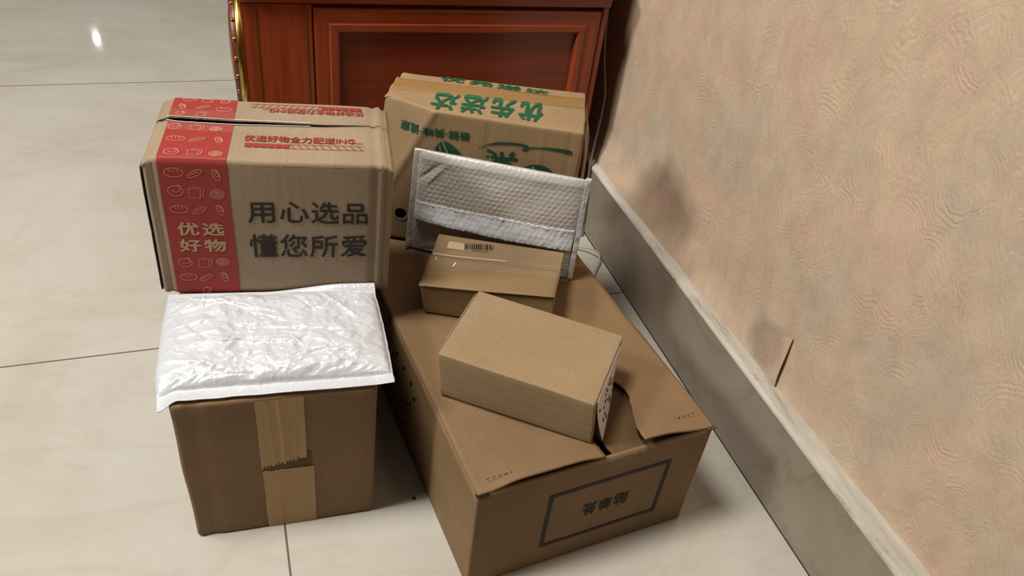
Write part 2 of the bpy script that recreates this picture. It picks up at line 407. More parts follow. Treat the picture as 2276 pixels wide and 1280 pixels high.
# wallpaper
def m_wall():
    m, b, N, L = mat('embossed_wallpaper')
    tc = N('ShaderNodeTexCoord'); P = tc.outputs['Object']
    dn = N('ShaderNodeTexNoise', i_Scale=30.0, i_Detail=3.0); L(P, dn.inputs['Vector'])
    dv = N('ShaderNodeVectorMath', operation='SCALE'); dv.inputs['Scale'].default_value = 0.022; L(dn.outputs[1], dv.inputs[0])
    ad = N('ShaderNodeVectorMath', operation='ADD'); L(P, ad.inputs[0]); L(dv.outputs[0], ad.inputs[1])
    sq = N('ShaderNodeMapping'); sq.inputs['Scale'].default_value = (1, 1.0, 0.72); L(ad.outputs[0], sq.inputs[0])
    vo = N('ShaderNodeTexVoronoi', i_Scale=24.0); L(sq.outputs[0], vo.inputs['Vector'])
    # ripples round every cell: scallops
    rip = math_(N, L, 'SINE', math_(N, L, 'MULTIPLY', vo.outputs['Distance'], 70.0))
    edge = ramp(N, [(0.36, (0, 0, 0)), (0.52, (1, 1, 1)), (0.75, (0.5, 0.5, 0.5))]); L(vo.outputs['Distance'], edge.inputs[0])
    mk = N('ShaderNodeTexNoise', i_Scale=16.0, i_Detail=1.0); L(P, mk.inputs['Vector'])
    mkr = ramp(N, [(0.46, (0, 0, 0)), (0.60, (1, 1, 1))]); L(mk.outputs[0], mkr.inputs[0])
    rp = math_(N, L, 'MULTIPLY', math_(N, L, 'MULTIPLY', rip, edge.outputs[0]), mkr.outputs[0])
    # brushed fibres fanning in directions that change from cell to cell
    ang = math_(N, L, 'MULTIPLY', N('ShaderNodeSeparateColor').outputs[0], 1.0)
    sc = N('ShaderNodeSeparateColor'); L(vo.outputs['Color'], sc.inputs[0])
    vr = N('ShaderNodeVectorRotate', rotation_type='X_AXIS'); L(ad.outputs[0], vr.inputs['Vector']); L(math_(N, L, 'MULTIPLY_ADD', sc.outputs[0], 1.6, -0.8), vr.inputs['Angle'])
    fm = N('ShaderNodeMapping'); fm.inputs['Scale'].default_value = (1, 420, 70); L(vr.outputs[0], fm.inputs[0])
    fi = N('ShaderNodeTexNoise', i_Scale=1.0, i_Detail=3.0, i_Roughness=.6); L(fm.outputs[0], fi.inputs['Vector'])
    gr = N('ShaderNodeTexNoise', i_Scale=230.0, i_Detail=4.0, i_Roughness=.65); L(P, gr.inputs['Vector'])
    h = math_(N, L, 'MULTIPLY_ADD', rp, 0.17, math_(N, L, 'MULTIPLY', fi.outputs[0], 0.80))
    h = math_(N, L, 'ADD', h, math_(N, L, 'MULTIPLY', gr.outputs[0], 0.55))
    bp = N('ShaderNodeBump', i_Strength=0.55, i_Distance=0.0016); L(h, bp.inputs['Height']); L(bp.outputs[0], b.inputs['Normal'])
    # colour: beige with rosy and greenish washes
    n1 = N('ShaderNodeTexNoise', i_Scale=13.0, i_Detail=3.0, i_Distortion=.6); L(P, n1.inputs['Vector'])
    r1 = ramp(N, [(0.36, lin((212, 194, 171))), (0.5, lin((219, 194, 167))), (0.64, lin((223, 193, 168)))]); L(n1.outputs[0], r1.inputs[0])
    n2 = N('ShaderNodeTexNoise', i_Scale=34.0, i_Detail=4.0); L(sq.outputs[0], n2.inputs['Vector'])
    r2 = ramp(N, [(0.3, (.87, .865, .85)), (.7, (1.10, 1.10, 1.09))]); L(n2.outputs[0], r2.inputs[0])
    o = mixc(N, L, .8, r1.outputs[0], r2.outputs[0], 'MULTIPLY')
    r3 = ramp(N, [(0.3, (.88, .86, .84)), (.65, (1.05, 1.05, 1.05))]); L(fi.outputs[0], r3.inputs[0])
    o = mixc(N, L, .45, o, r3.outputs[0], 'MULTIPLY')
    # painted brown patches: green box's shadow, then dirt at the torn corner (y, z, radius y, radius z, strength)
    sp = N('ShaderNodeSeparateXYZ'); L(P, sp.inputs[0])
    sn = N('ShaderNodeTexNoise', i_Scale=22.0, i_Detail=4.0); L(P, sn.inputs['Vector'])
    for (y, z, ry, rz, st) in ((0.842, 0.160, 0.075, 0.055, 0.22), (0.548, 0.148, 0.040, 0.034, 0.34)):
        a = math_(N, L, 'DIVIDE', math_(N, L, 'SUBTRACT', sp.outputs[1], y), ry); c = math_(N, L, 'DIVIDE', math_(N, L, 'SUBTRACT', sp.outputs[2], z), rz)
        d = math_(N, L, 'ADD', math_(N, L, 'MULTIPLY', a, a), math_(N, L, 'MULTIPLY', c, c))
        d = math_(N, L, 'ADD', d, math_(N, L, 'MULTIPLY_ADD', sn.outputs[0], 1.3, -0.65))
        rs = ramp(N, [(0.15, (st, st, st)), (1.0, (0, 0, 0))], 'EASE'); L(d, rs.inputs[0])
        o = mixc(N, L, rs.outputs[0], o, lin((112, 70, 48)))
    L(o, b.inputs['Base Color']); b.inputs['Roughness'].default_value = .55; b.inputs['Specular IOR Level'].default_value = .35
    return m
M_WALL = m_wall()
vs, fs = [], []
ys = [-0.8, -0.3] + [i*0.006 for i in range(0, 250)] + [2.0, 3.0, 4.5, 6.5]
zs = [HB+0.0005, HB+.003, HB+.008, HB+.016, HB+.03, HB+.06, .3, .6, 1.2, 2.6]
for y in ys:
    for z in zs:
        t = sstep(HB, HB+.05, z)
        x = ledge_back(y)*(1-t) + 0.5645*t + 0.0022*nz((y, z, 0), 11, 5)*(1-t) - 0.0012*sstep(HB+.012, HB, z)
        vs.append((x, y, z))
Q = len(zs)
for k in range(len(ys)-1):
    for q in range(Q-1):
        a = k*Q+q; fs.append((a, a+1, a+Q+1, a+Q))
wall = struct(mesh_obj('wall_right', vs, fs, M_WALL, flip=True))

# a torn corner of wallpaper standing off the wall above the ledge
vs, fs = [], []
nu_, nv_ = 14, 14
for j in range(nv_+1):
    for i in range(nu_+1):
        a, b_ = i/nu_, j/nv_
        y = 0.5035 + 0.010*b_ + 0.056*a; z = HB + .003 + 0.066*b_*(1 - .55*a)
        lift = 0.0042*(1-a)**2*math.sin(math.pi*min(1, .25+.75*b_)) + 0.0010
        vs.append((0.5645*sstep(HB, HB+.05, z) + ledge_back(y)*(1-sstep(HB, HB+.05, z)) - lift - .0012, y, z))
for j in range(nv_):
    for i in range(nu_):
        a = j*(nu_+1)+i; fs.append((a, a+1, a+nu_+2, a+nu_+1))
struct(mesh_obj('wallpaper_flap', vs, fs, M_WALL, wall, flip=True))

# ------------------------------------------------------------------ materials of the things
M_BOX_BIG = cardboard('board_big', (150, 121, 87), .10, seed=1.3)
M_BOX_CUBE = cardboard('board_cube', (154, 124, 90), .10, seed=4.1)
M_BOX_RED = cardboard('board_pale', (172, 151, 124), .08, seed=7.7)
M_BOX_GREEN = cardboard('board_tan', (172, 144, 108), .09, seed=9.2)
M_BOX_TAPED = cardboard('board_taped', (156, 129, 93), .09, seed=11.5, rough=.55, axis='Y')
M_BOX_PLAIN = cardboard('board_plain', (170, 145, 111), .07, seed=14.9, axis='Y')
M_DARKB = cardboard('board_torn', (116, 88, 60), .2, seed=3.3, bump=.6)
M_INSIDE = plain('dark_gap', (34, 28, 22), .9)  # near-black stands in for shade in gaps; the torn corner uses it too
M_BLACK = ink('black_ink', (42, 33, 26), .08)
M_RED = ink('red_ink', (168, 58, 54), .12)
M_PINK = ink('line_ink', (226, 152, 130), .2)
M_PALE = ink('pale_letter', (205, 168, 130), .2)
M_GREEN = ink('green_ink', (28, 100, 66), .08)
M_DGREEN = ink('dark_green_ink', (32, 82, 60), .08)
M_CLEAR = film('clear_tape', opacity=.06, col=(235, 225, 205), rough=.10)
M_BUFF = film('buff_tape', opacity=.55, col=(196, 152, 92), rough=.25)
M_YTAPE = film('yellow_tape', opacity=.80, col=(204, 156, 78), rough=.25)
M_WHITE = plain('white_paper_and_highlight', (246, 243, 238), .5)  # white paper, also the painted highlights on the lips

# ------------------------------------------------------------------ wooden cabinet
def wood(name, col, dark, axis='Z', rough=.28):
    m, b, N, L = mat(name)
    tc = N('ShaderNodeTexCoord'); mp = N('ShaderNodeMapping')
    mp.inputs['Scale'].default_value = {'Z': (60, 60, 3.0), 'X': (3.0, 60, 60)}[axis]; L(tc.outputs['Object'], mp.inputs[0])
    n = N('ShaderNodeTexNoise', i_Scale=1.0, i_Detail=5.0, i_Roughness=.6, i_Distortion=.8); L(mp.outputs[0], n.inputs['Vector'])
    r = ramp(N, [(.28, lin(dark)), (.5, lin(col)), (.75, tuple(min(1, q*1.15) for q in lin(col)[:3]))]); L(n.outputs[0], r.inputs[0])
    L(r.outputs[0], b.inputs['Base Color']); b.inputs['Roughness'].default_value = rough
    b.inputs['Coat Weight'].default_value = .25; b.inputs['Coat Roughness'].default_value = .2
    bp = N('ShaderNodeBump', i_Strength=.12, i_Distance=.001); L(n.outputs[0], bp.inputs['Height']); L(bp.outputs[0], b.inputs['Normal'])
    return m
W_V = wood('red_wood_upright', (162, 72, 36), (126, 48, 24), 'Z')
W_H = wood('red_wood_rail', (170, 76, 36), (134, 52, 24), 'X')
W_P = wood('red_wood_panel', (136, 60, 32), (114, 46, 24), 'X', .35)
M_BRASS = plain('brass', (196, 160, 84), .28, 1.0)
M_GILT = plain('gilt_line', (150, 92, 44), .4, .4)
M_STUD = plain('red_brown_band', (112, 48, 38), .35)
cab = thing('cabinet', 'red-brown wooden cabinet with framed panel front behind the boxes', 'cabinet', (0.25, 1.02, 0))
cab.rotation_euler = (0, 0, math.radians(-2))
# local frame: x from -0.2255 to 0.2255 along the front, y = 0 at the front, +y to the back
HX, CT = 0.2468, 0.3760
cab.location = (0.5145 - HX*math.cos(math.radians(2)), 1.0125 + HX*math.sin(math.radians(2)), 0)
bm = bmesh.new(); bx(bm, -HX, HX, 0.012, 0.46, 0.035, CT, .002); bm_obj('carcass', bm, W_V, cab)
for sx in (-1, 1):
    for y0 in (0.02, 0.41):
        bm = bmesh.new(); bx(bm, min(sx*HX, sx*(HX-.04)), max(sx*HX, sx*(HX-.04)), y0, y0+.04, 0, .0345, .002); bm_obj('foot', bm, W_V, cab)
bm = bmesh.new(); bx(bm, -HX-.010, HX+.006, -.010, .465, CT+.010, CT+.032, .005)
bx(bm, -HX-.002, HX+.001, -.003, .462, CT+.0002, CT+.010); bm_obj('cabinet_top', bm, W_H, cab)
bm = bmesh.new(); bx(bm, -HX, HX, .003, 0.46, CT+.033, 0.93, .003); bm_obj('upper_carcass', bm, W_V, cab)
bm = bmesh.new(); bx(bm, -HX+.03, HX-.03, -.004, .0025, CT+.055, 0.90, .003); bm_obj('upper_door', bm, W_P, cab)
# left stile with two gilt beads, then a narrow stile to the right of the door
xs0, xd0, xd1 = -HX, -HX+0.0865, HX-0.0093
bm = bmesh.new(); bx(bm, xs0, xd0-.0008, 0, .0118, .036, CT-.001, .0015); st = bm_obj('stile', bm, W_V, cab)
bm = bmesh.new(); bx(bm, xd1+.0008, HX, 0, .0118, .036, CT-.001, .0015); bm_obj('stile', bm, W_V, cab)
for xb in (xs0+.0164, xs0+.0777):
    bm = bmesh.new(); bx(bm, xb-.0011, xb+.0011, -.0009, .0003, .04, CT-.003, .0004); bm_obj('bead', bm, M_GILT, st)
# mitred door frame (outer, raised ridge, inner slope) and sunk panel
zt, zb = 0.3693, 0.050
pw = 0.0334
vs, fs, mi = [], [], []
rings = [(0.0, .004), (0.0008, .0005), (.004, 0.0), (.020, .0008), (.0215, -.0012), (pw-.004, -.0006), (pw-.0012, .002), (pw, .012)]
for ins, dy in rings:
    vs += [(xd0+ins, dy, zb+ins), (xd1-ins, dy, zb+ins), (xd1-ins, dy, zt-ins), (xd0+ins, dy, zt-ins)]
for k in range(len(rings)-1):
    for q in range(4):
        a, b_ = k*4+q, k*4+(q+1) % 4; fs.append((a, b_, b_+4, a+4)); mi.append(0 if q in (0, 2) else 1)
door = mesh_obj('door', vs, fs, [W_H, W_V], cab, smooth=False)
for p, q in zip(door.data.polygons, mi): p.material_index = q
bm = bmesh.new(); bx(bm, xd0+pw-.002, xd1-pw+.002, .0085, .0116, zb+pw-.002, zt-pw+.002); bm_obj('panel', bm, W_P, door)
# round brass lock plate on the room-side face, seen almost edge-on
def disc(name, prof, m, parent, c, seg=72):
    """turned about the X axis; prof = list of (radius, x)"""
    vs, fs = [], []
    for r, x in prof:
        for k in range(seg):
            t = 2*math.pi*k/seg; vs.append((c[0]+x, c[1]+r*math.cos(t), c[2]+r*math.sin(t)))
    for q in range(len(prof)-1):
        for k in range(seg):
            a, b_ = q*seg+k, q*seg+(k+1) % seg; fs.append((a, b_, b_+seg, a+seg))
    return mesh_obj(name, vs, fs, m, parent)
pc = (-HX, 0.100, 0.279)
plate = disc('lock_plate', [(.0, 0), (.0930, 0), (.0947, -.001), (.0947, -.0085), (.092, -.0098), (.085, -.0098), (.082, -.0095)], M_BRASS, cab, pc)
band = disc('studded_band', [(.0853, -.0090), (.0853, -.0150), (.082, -.0163), (.057, -.0163), (.055, -.0145)], M_STUD, plate, pc)
for k in range(22):
    t = 2*math.pi*(k+.3)/22
    vs, fs = [], []
    for r, x in ((.0032, 0), (.0030, .0010), (.0020, .0021), (.0003, .0026)):
        for q in range(10):
            a = 2*math.pi*q/10; vs.append((pc[0]-.0124-(r*math.cos(a)), pc[1]+(.0851+x)*math.cos(t)-r*math.sin(a)*math.sin(t), pc[2]+(.0851+x)*math.sin(t)+r*math.sin(a)*math.cos(t)))
    for j in range(3):
        for q in range(10):
            a, b_ = j*10+q, j*10+(q+1) % 10; fs.append((a, b_, b_+10, a+10))
    mesh_obj('stud', vs, fs, M_BRASS, plate)
disc('dome', [(.057, -.0158), (.055, -.0172), (.044, -.0194), (.022, -.0205), (.0005, -.0210)], M_BRASS, plate, pc)

# ------------------------------------------------------------------ big flat box
def centre(c): return Vector([sum(c[k][i] for k in ('FL', 'FR', 'BL', 'BR'))/4 for i in range(3)])
cB = dict(FL=(.1711, .4138, 0), FR=(.4294, .4385, 0), BL=(.1178, .9076, 0), BR=(.3834, .9157, 0), tFL=(.1708, .4153, .1493), tFR=(.4329, .4436, .1493), tBL=(.1178, .9076, .1493), tBR=(.3834, .9157, .1493))
rB = thing('cardboard_box', 'largest brown cardboard box lying flat on the floor with a printed frame on its end', 'box', centre(cB))
bw, bd, bh = .264, .495, .1493
B = Box(rB, cB, (bw, bd, bh), seed=3, amp=.0006, r=.0022)
def tB(f, c):
    if f == 'top': return None
    if c[2] > bh-.0052: return None
    return 'body'
B.shell(tB, dict(body=M_BOX_BIG), step=.011, thick=.0032)
def flapB(name, ufun, lift, thick=.0022, n=(26, 60), m=M_BOX_BIG, v0=0.0, v1=1.0):
    def fn(a, b_):
        v = (v0 + (v1-v0)*b_**1.35)*bd
        x0, x1 = ufun(v); x = x0 + (x1-x0)*a
        return (x, v, bh + lift(x, v), (0, 0, 1))
    return B.sheet(name, fn, n[0], n[1], m, thick)
random.seed(5)
def jagl(v): return .0011*nz((v, 0, 0), 220, 4) + .0006*nz((v, 3, 0), 600, 4)
slot_l = lambda v: .1345 - .02*max(0, .055*bd*1.0 - v)*0 - .10*min(v, .06) + jagl(v)
def slot_r(v):
    t = v/bd
    base = .1765 + (.1985-.1765)*sstep(.02, .155, t)
    if t > .155: base = .1985 - (.1985-.1290)*sstep(.155, .33, t)
    return base + (jagl(v)*1.3 if t < .16 else 0)
def slot_l2(v):
    return slot_l(v) if v < .06 else slot_l(.06) + (.1272 - slot_l(.06))*sstep(.06, .16, v)
frontj = lambda x: .0010*nz((x, 0, 0), 130, 9) + .0006*nz((x, 0, 0), 400, 9)
flapB('flap', lambda v: (.0, slot_l2(v)), lambda x, v: .0062*sstep(.040, 0, v)*sstep(.008, .045, x)*sstep(.150, .10, x) + .0010*nz((x, v, 0), 20, 2)*sstep(0, .05, v))
flapB('flap', lambda v: (slot_r(v), bw), lambda x, v: .0098*sstep(.085, 0, v)*sstep(.264, .19, x) + .0012*sstep(.16, .05, v)*sstep(.24, .18, x) + .0008*nz((x, v, 1), 20, 2)*sstep(0, .05, v))
# inner flap seen in the torn channel between them, tape scrap over its edge
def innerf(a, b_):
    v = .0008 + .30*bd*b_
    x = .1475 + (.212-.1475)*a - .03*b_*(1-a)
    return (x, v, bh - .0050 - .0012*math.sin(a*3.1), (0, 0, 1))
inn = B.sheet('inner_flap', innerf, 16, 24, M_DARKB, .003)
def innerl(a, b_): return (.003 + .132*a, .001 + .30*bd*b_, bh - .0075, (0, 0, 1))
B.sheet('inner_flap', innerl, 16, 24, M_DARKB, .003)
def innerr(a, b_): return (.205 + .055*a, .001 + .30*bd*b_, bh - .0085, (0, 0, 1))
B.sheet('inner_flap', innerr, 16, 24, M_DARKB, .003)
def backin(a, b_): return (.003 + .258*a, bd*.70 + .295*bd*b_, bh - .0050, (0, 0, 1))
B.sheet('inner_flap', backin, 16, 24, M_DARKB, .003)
B.patch('tape_scrap', 'front', .137, .182, bh-.022, bh-.0045, M_CLEAR, off=.0009, edge=lambda a, b_, u, v, o: (u + .002*nz((b_, a, 0), 5), v + .006*nz((a, 0, 0), 6)*(1-b_), o + .0009*nz((a, b_, 0), 7)))
# printed frame and upside-down words on the end
fu0, fu1, fv0, fv1, ft = .299*bw, .838*bw, .205*bh, .768*bh, .0046
frm = []
def ringv(e): return [(fu0+e, fv0+e), (fu1-e, fv0+e), (fu1-e, fv1-e), (fu0+e, fv1-e)]
vs, fs = [], []
NN = 24
def rim(e):
    q = ringv(e); o = []
    for k in range(4):
        a, b_ = q[k], q[(k+1) % 4]
        for i in range(NN): o.append((a[0]+(b_[0]-a[0])*i/NN, a[1]+(b_[1]-a[1])*i/NN))
    return o
for e in (0, ft): vs += [B.F('front', u, v, .0006) for u, v in rim(e)]
n4 = 4*NN
for k in range(n4): fs.append((k, (k+1) % n4, n4+(k+1) % n4, n4+k))
mesh_obj('printed_frame', vs, fs, M_BLACK, rB, smooth=False)
B.glyphs('printed_words', 'front', '贴单处', .466*bw, .425*bh, .668*bw, .545*bh, M_BLACK, rot=True, bold=.035, spacing=1.25)
# dark printed dashes on the long side
ps = []
for k in range(26):
    for j in range(3):
        u = .34*bd + .0125*k; v = (.20 + .22*j + .08*(k % 2))*bh
        if k < 13 and nz((k, j, 0), 1.7, 3) > -.25: ps.append([(u, v), (u+.004, v+.006), (u+.0065, v+.010)])
B.strokes('printed_dashes', 'left', ps, .0028, M_BLACK)
B.sheet('torn_corner', lambda a, b_: (-.0012 + .0125*a, -.0016 + .004*b_ + .0012*nz((a*5, b_*3, 0), 1.3), bh - .0012 + .0016*nz((a*6, b_*4, 2), 1.4), (0, 0, 1)), 12, 6, M_INSIDE, .0022)
B.sheet('torn_corner', lambda a, b_: (bw - .0075 + .0095*a, -.0016 + .0035*b_ + .0010*nz((a*5, b_*3, 7), 1.3), bh - .0014 + .0014*nz((a*6, b_*4, 5), 1.4), (0, 0, 1)), 12, 6, M_DARKB, .0020)
# scuff marks near the two front corners
for x0, y0 in ((.012, .010), (.222, .018)):
    B.strokes('scuff', 'top', [[(x0+.006*k, y0+.0012*nz((k, 0, x0), 1.3)), (x0+.0038+.006*k, y0+.0010+.0012*nz((k, 2, x0), 1.3))] for k in range(5)], .0008, M_BLACK, off=.0046 if x0 < .1 else .0050)

# ------------------------------------------------------------------ cube-like box under the white mailer
cA = dict(FL=(-.0824, .5345, 0), FR=(.0959, .5264, 0), BL=(-.0667, .8197, 0), BR=(.1085, .8092, 0), tFL=(-.0836, .536, .1938), tFR=(.1007, .5234, .1938), tBL=(-.0667, .8197, .1938), tBR=(.1085, .8092, .1938))
rA = thing('cardboard_box', 'upright brown cardboard box with a yellow tape strip down its front', 'box', centre(cA))
aw, ad_, ah = .183, .285, .1938
A = Box(rA, cA, (aw, ad_, ah), seed=11, amp=.0011, r=.0045, extra=lambda x, y, z: (0.0012*sstep(.012, 0, abs(x-.010))*sstep(.02, 0, y)*0, 0.0018*sstep(.006, 0, abs(x-.0135))*sstep(.01, 0, y), 0))
def tA(f, c):
    if f == 'top': return 'flap#l' if c[0] < aw/2 else 'flap#r'
    return 'body'
A.shell(tA, dict(body=M_BOX_CUBE), step=.010)
def tape_up(a, b_, u, v, o):
    if b_ < .001: v += .010*(a - .42) + .0022*(1 if int(a*24) % 2 else -1) + (.013*sstep(.80, .9, a))
    fold = .0012*sstep(.05, 0, abs(a-.50 - .02*math.sin(b_*5))) + .0006*sstep(.03, 0, abs(a-.22-.1*(1-b_))) + .0005*sstep(.03, 0, abs(a-.83+.08*(1-b_)))
    return u, v, o + fold
A.patch('tape', 'front', .391*aw, .628*aw, .525*ah, .985*ah, M_YTAPE, off=.0008, nu=28, nv=22, edge=tape_up)
A.patch('torn_board', 'front', .400*aw, .655*aw, .468*ah, .585*ah, M_DARKB, off=.0004, nu=20, nv=6, edge=lambda a, b_, u, v, o: (u + .002*nz((b_*3, 0, 0), 2)*(1 if a > .5 else -1), v + .003*nz((a, b_, 0), 6), o))
def tape_dn(a, b_, u, v, o):
    if b_ > .999: v += .0014*nz((a, 0, 0), 9)
    return u, v, o + .0005*sstep(.02, 0, abs(a-.35-.5*b_))
A.patch('tape', 'front', .394*aw, .665*aw, .012*ah, .475*ah, M_YTAPE, off=.0009, nu=20, nv=20, edge=tape_dn)

# ------------------------------------------------------------------ red-banded box standing on the cube box
cR = dict(FL=(-.0881, .6967, .1942), FR=(.1364, .6642, .1942), BL=(-.0669, .8225, .1942), BR=(.1565, .7848, .1942), tFL=(-.0863, .7003, .3508), tFR=(.1399, .6588, .3508), tBL=(-.0679, .8259, .3508), tBR=(.1565, .7824, .3508))
rR = thing('cardboard_box', 'cardboard box with a broad red band of bread drawings on its left', 'box', centre(cR))
rw, rd, rh = .228, .1265, .157
def exR(x, y, z):
    g = -.0026*sstep(.004, 0, abs(x-.928*rw)) + .0016*sstep(.004, 0, abs(x-.950*rw)) - .0020*sstep(.003, 0, abs(x-.970*rw)) - .0022*sstep(.004, 0, abs(x-.036*rw))
    fr = sstep(.02, 0, y)
    tp = sstep(rh-.012, rh, z)
    crush = -.006*sstep(.86*rw, rw, x)*sstep(.35, .75, 1-abs(y/rd-.5)*2)*tp*0 - .004*sstep(.05*rw, 0, x)*tp - .004*sstep(.95*rw, rw, x)*tp
    return (0, -g*fr, g*tp*.8 + crush)
R = Box(rR, cR, (rw, rd, rh), seed=23, amp=.0009, r=.0045, extra=exR)
def interp(t, pts):
    for (a, b_), (c_, d_) in zip(pts, pts[1:]):
        if t <= c_: return b_ + (d_-b_)*(t-a)/(c_-a)
    return pts[-1][1]
lipF = lambda t: interp(t, [(0, .606), (.035, .596), (.10, .566), (.356, .556), (.715, .572), (.93, .620), (1, .632)])*rd
lipB = lambda t: interp(t, [(0, .632), (.035, .640), (.10, .642), (.354, .626), (.715, .618), (.93, .640), (1, .640)])*rd
def tR(f, c):
    if f == 'top': return None
    return 'body'
R.shell(tR, dict(body=M_BOX_RED), step=.0034)
def rtop(front):
    def fn(a, b_):
        x = rw*a
        e = .0005*nz((x, 0, 0), 500, 6)
        if front: y = (lipF(a)+e)*b_
        else: y = lipB(a)+e + (rd-lipB(a)-e)*b_
        # round over the box edges
        r = R.r; dx = min(x, rw-x); dy = min(y, rd-y); z = rh
        for dd in (dx, dy):
            if dd < r: z -= r - math.sqrt(max(0, r*r-(r-dd)**2))
        return (x, y, z, (0, 0, 1))
    return fn
def warp(fn, face, k):                                             # crowd grid lines near the rounded edges
    g = lambda t: t
    return fn
ax = [0, .003, .008, .014, .0195] + [.03+.94*k/60 for k in range(61)] + [.9805, .986, .992, .997, 1]
def flapR(name, front):
    n = len(ax)-1
    base = rtop(front)
    return R.sheet(name, lambda a, b_: base(ax[int(round(a*n))], b_ if not front else (b_**1.6 if b_ < 1 else 1)), n, 26, M_BOX_RED, .0016)
flapR('flap', True); flapR('flap', False)
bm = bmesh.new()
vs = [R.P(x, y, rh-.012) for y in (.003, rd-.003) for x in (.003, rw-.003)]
mesh_obj('inner_flap', vs, [(0, 1, 3, 2)], M_INSIDE, rR, smooth=False)  # near-black sheet paints the shade inside the gap between the lips
# red band: front, front flap, back flap
def wrapF(a, b_, u, v, o):
    q = max(0, v-(rh-R.r)); return u, v, o*(1-.3*q/R.r) - (R.r - math.sqrt(max(0, R.r**2 - q*q)))
bandF = R.patch('red_band', 'front', .0605*rw, .3285*rw, .012*rh, rh-.27*R.r, M_RED, off=.0004, nu=22, nv=80, edge=wrapF)
def bandedge(lo, hi):
    def e(a, b_, u, v, o):
        t = u/rw; y0 = lo(t); y1 = hi(t); y = y0 + (y1-y0)*b_
        q = max(0, R.r-min(y, rd-y)); return u, y, o - (R.r - math.sqrt(max(0, R.r**2 - q*q)))
    return e
bandT = R.patch('red_band', 'top', .0605*rw, .3285*rw, 0, 1, M_RED, off=.0005, nu=22, nv=60, edge=bandedge(lambda t: .27*R.r, lambda t: lipF(t)-.0006))
bandB = R.patch('red_band', 'top', .0560*rw, .3250*rw, 0, 1, M_RED, off=.0005, nu=22, nv=60, edge=bandedge(lambda t: lipB(t)+.0006, lambda t: rd-.27*R.r))
# line drawings of bread
def loaf(u, v, s=1, r=0): 
    p = [ell(u, v, .0083*s, .0046*s, 26, r)]
    for k in (-1, 0, 1): p.append([(u+k*.0034*s-.001*s, v+.0032*s), (u+k*.0034*s, v+.0016*s), (u+k*.0034*s+.0010*s, v+.0006*s)])
    return p
def slices(u, v, s=1):
    a = .0056*s
    p = [[(u-a, v-a), (u+a*.7, v-a), (u+a*.8, v+a*.7), (u-a, v+a*.8), (u-a, v-a)]]
    p.append([(u-a*.3, v+a*.85), (u-a*.2, v+a*1.15), (u+a*1.4, v+a*.9), (u+a*1.1, v-a*.8), (u+a*.75, v-a*.8)])
    return p
def swirl(u, v, s=1): return [ell(u, v, .0062*s, .0052*s, 24), ell(u, v, .0044*s, .0036*s, 20), ell(u, v, .0026*s, .0021*s, 16), ell(u, v, .0010*s, .0009*s, 8)]
def bun(u, v, s=1): return [ell(u, v, .0066*s, .0056*s, 24), [(u-.003*s, v+.001*s), (u-.001*s, v-.0014*s), (u+.003*s, v-.001*s), (u+.0046*s, v+.003*s)], [(u+.001*s, v+.005*s), (u+.003*s, v+.0062*s), (u+.006*s, v+.0052*s)]]
def leafy(u, v, s=1): return [ell(u, v, .0072*s, .0026*s, 22, .55), [(u-.004*s, v-.002*s), (u, v+.0004*s), (u+.003*s, v+.002*s)]]
def pod(u, v, s=1): return [ell(u, v, .0030*s, .0062*s, 22, .35), ell(u+.0004*s, v+.001*s, .0014*s, .0034*s, 14, .35)]
U = lambda t: t*rw
V = lambda t: t*rh
P1 = loaf(U(.120), V(.910)) + leafy(U(.200), V(.905)) + pod(U(.283), V(.900))
P1 += bun(U(.118), V(.785)) + slices(U(.195), V(.775)) + swirl(U(.280), V(.768))
P1 += loaf(U(.122), V(.655), .95) + leafy(U(.203), V(.650), .95) + pod(U(.285), V(.655), .95)
P1 += bun(U(.113), V(.255), .95) + slices(U(.192), V(.252), .95) + swirl(U(.268), V(.258), .95)
P1 += loaf(U(.116), V(.140), .95) + leafy(U(.190), V(.132), .95) + pod(U(.268), V(.138), .95)
P1 += slices(U(.185), V(.030), .6)
join(bandF, R.strokes('bread_drawings', 'front', P1, .00075, M_PINK, off=.0008))
T = lambda t: t*rd
P2 = loaf(U(.112), T(.290), 1) + leafy(U(.197), T(.281), 1) + pod(U(.283), T(.286), 1) + bun(U(.111), T(.085), .95) + slices(U(.197), T(.085), .95) + swirl(U(.282), T(.075), .95) + bun(U(.093), T(.480), .9) + slices(U(.181), T(.475), .9) + swirl(U(.260), T(.468), .9)
join(bandT, R.strokes('bread_drawings', 'top', P2, .00085, M_PINK, off=.0009))
P3 = loaf(U(.275), T(.80), .9) + leafy(U(.185), T(.82), .9) + pod(U(.10), T(.82), .9) + slices(U(.185), T(.70), .7) + slices(U(.195), T(.935), .75) + loaf(U(.12), T(.945), .75) + bun(U(.275), T(.935), .7) + bun(U(.10), T(.70), .6)
join(bandB, R.strokes('bread_drawings', 'top', P3, .00085, M_PINK, off=.0009))
R.glyphs('printed_words', 'front', '用心选品', .394*rw, .560*rh, .893*rw, .720*rh, M_BLACK, bold=.012, spacing=1.06)
R.glyphs('printed_words', 'front', '懂您所爱', .389*rw, .295*rh, .892*rw, .471*rh, M_BLACK, bold=.012, spacing=1.06)
R.glyphs('printed_words', 'front', '优选', .104*rw, .466*rh, .291*rw, .557*rh, M_PALE, bold=.03, off=.0008, spacing=1.2)
R.glyphs('printed_words', 'front', '好物', .102*rw, .342*rh, .289*rw, .433*rh, M_PALE, bold=.03, off=.0008, spacing=1.2)
R.glyphs('printed_words', 'top', '优选好物全力配送ING...', .383*rw, .298*rd, .869*rw, .392*rd, M_RED, bold=.02, off=.0008)
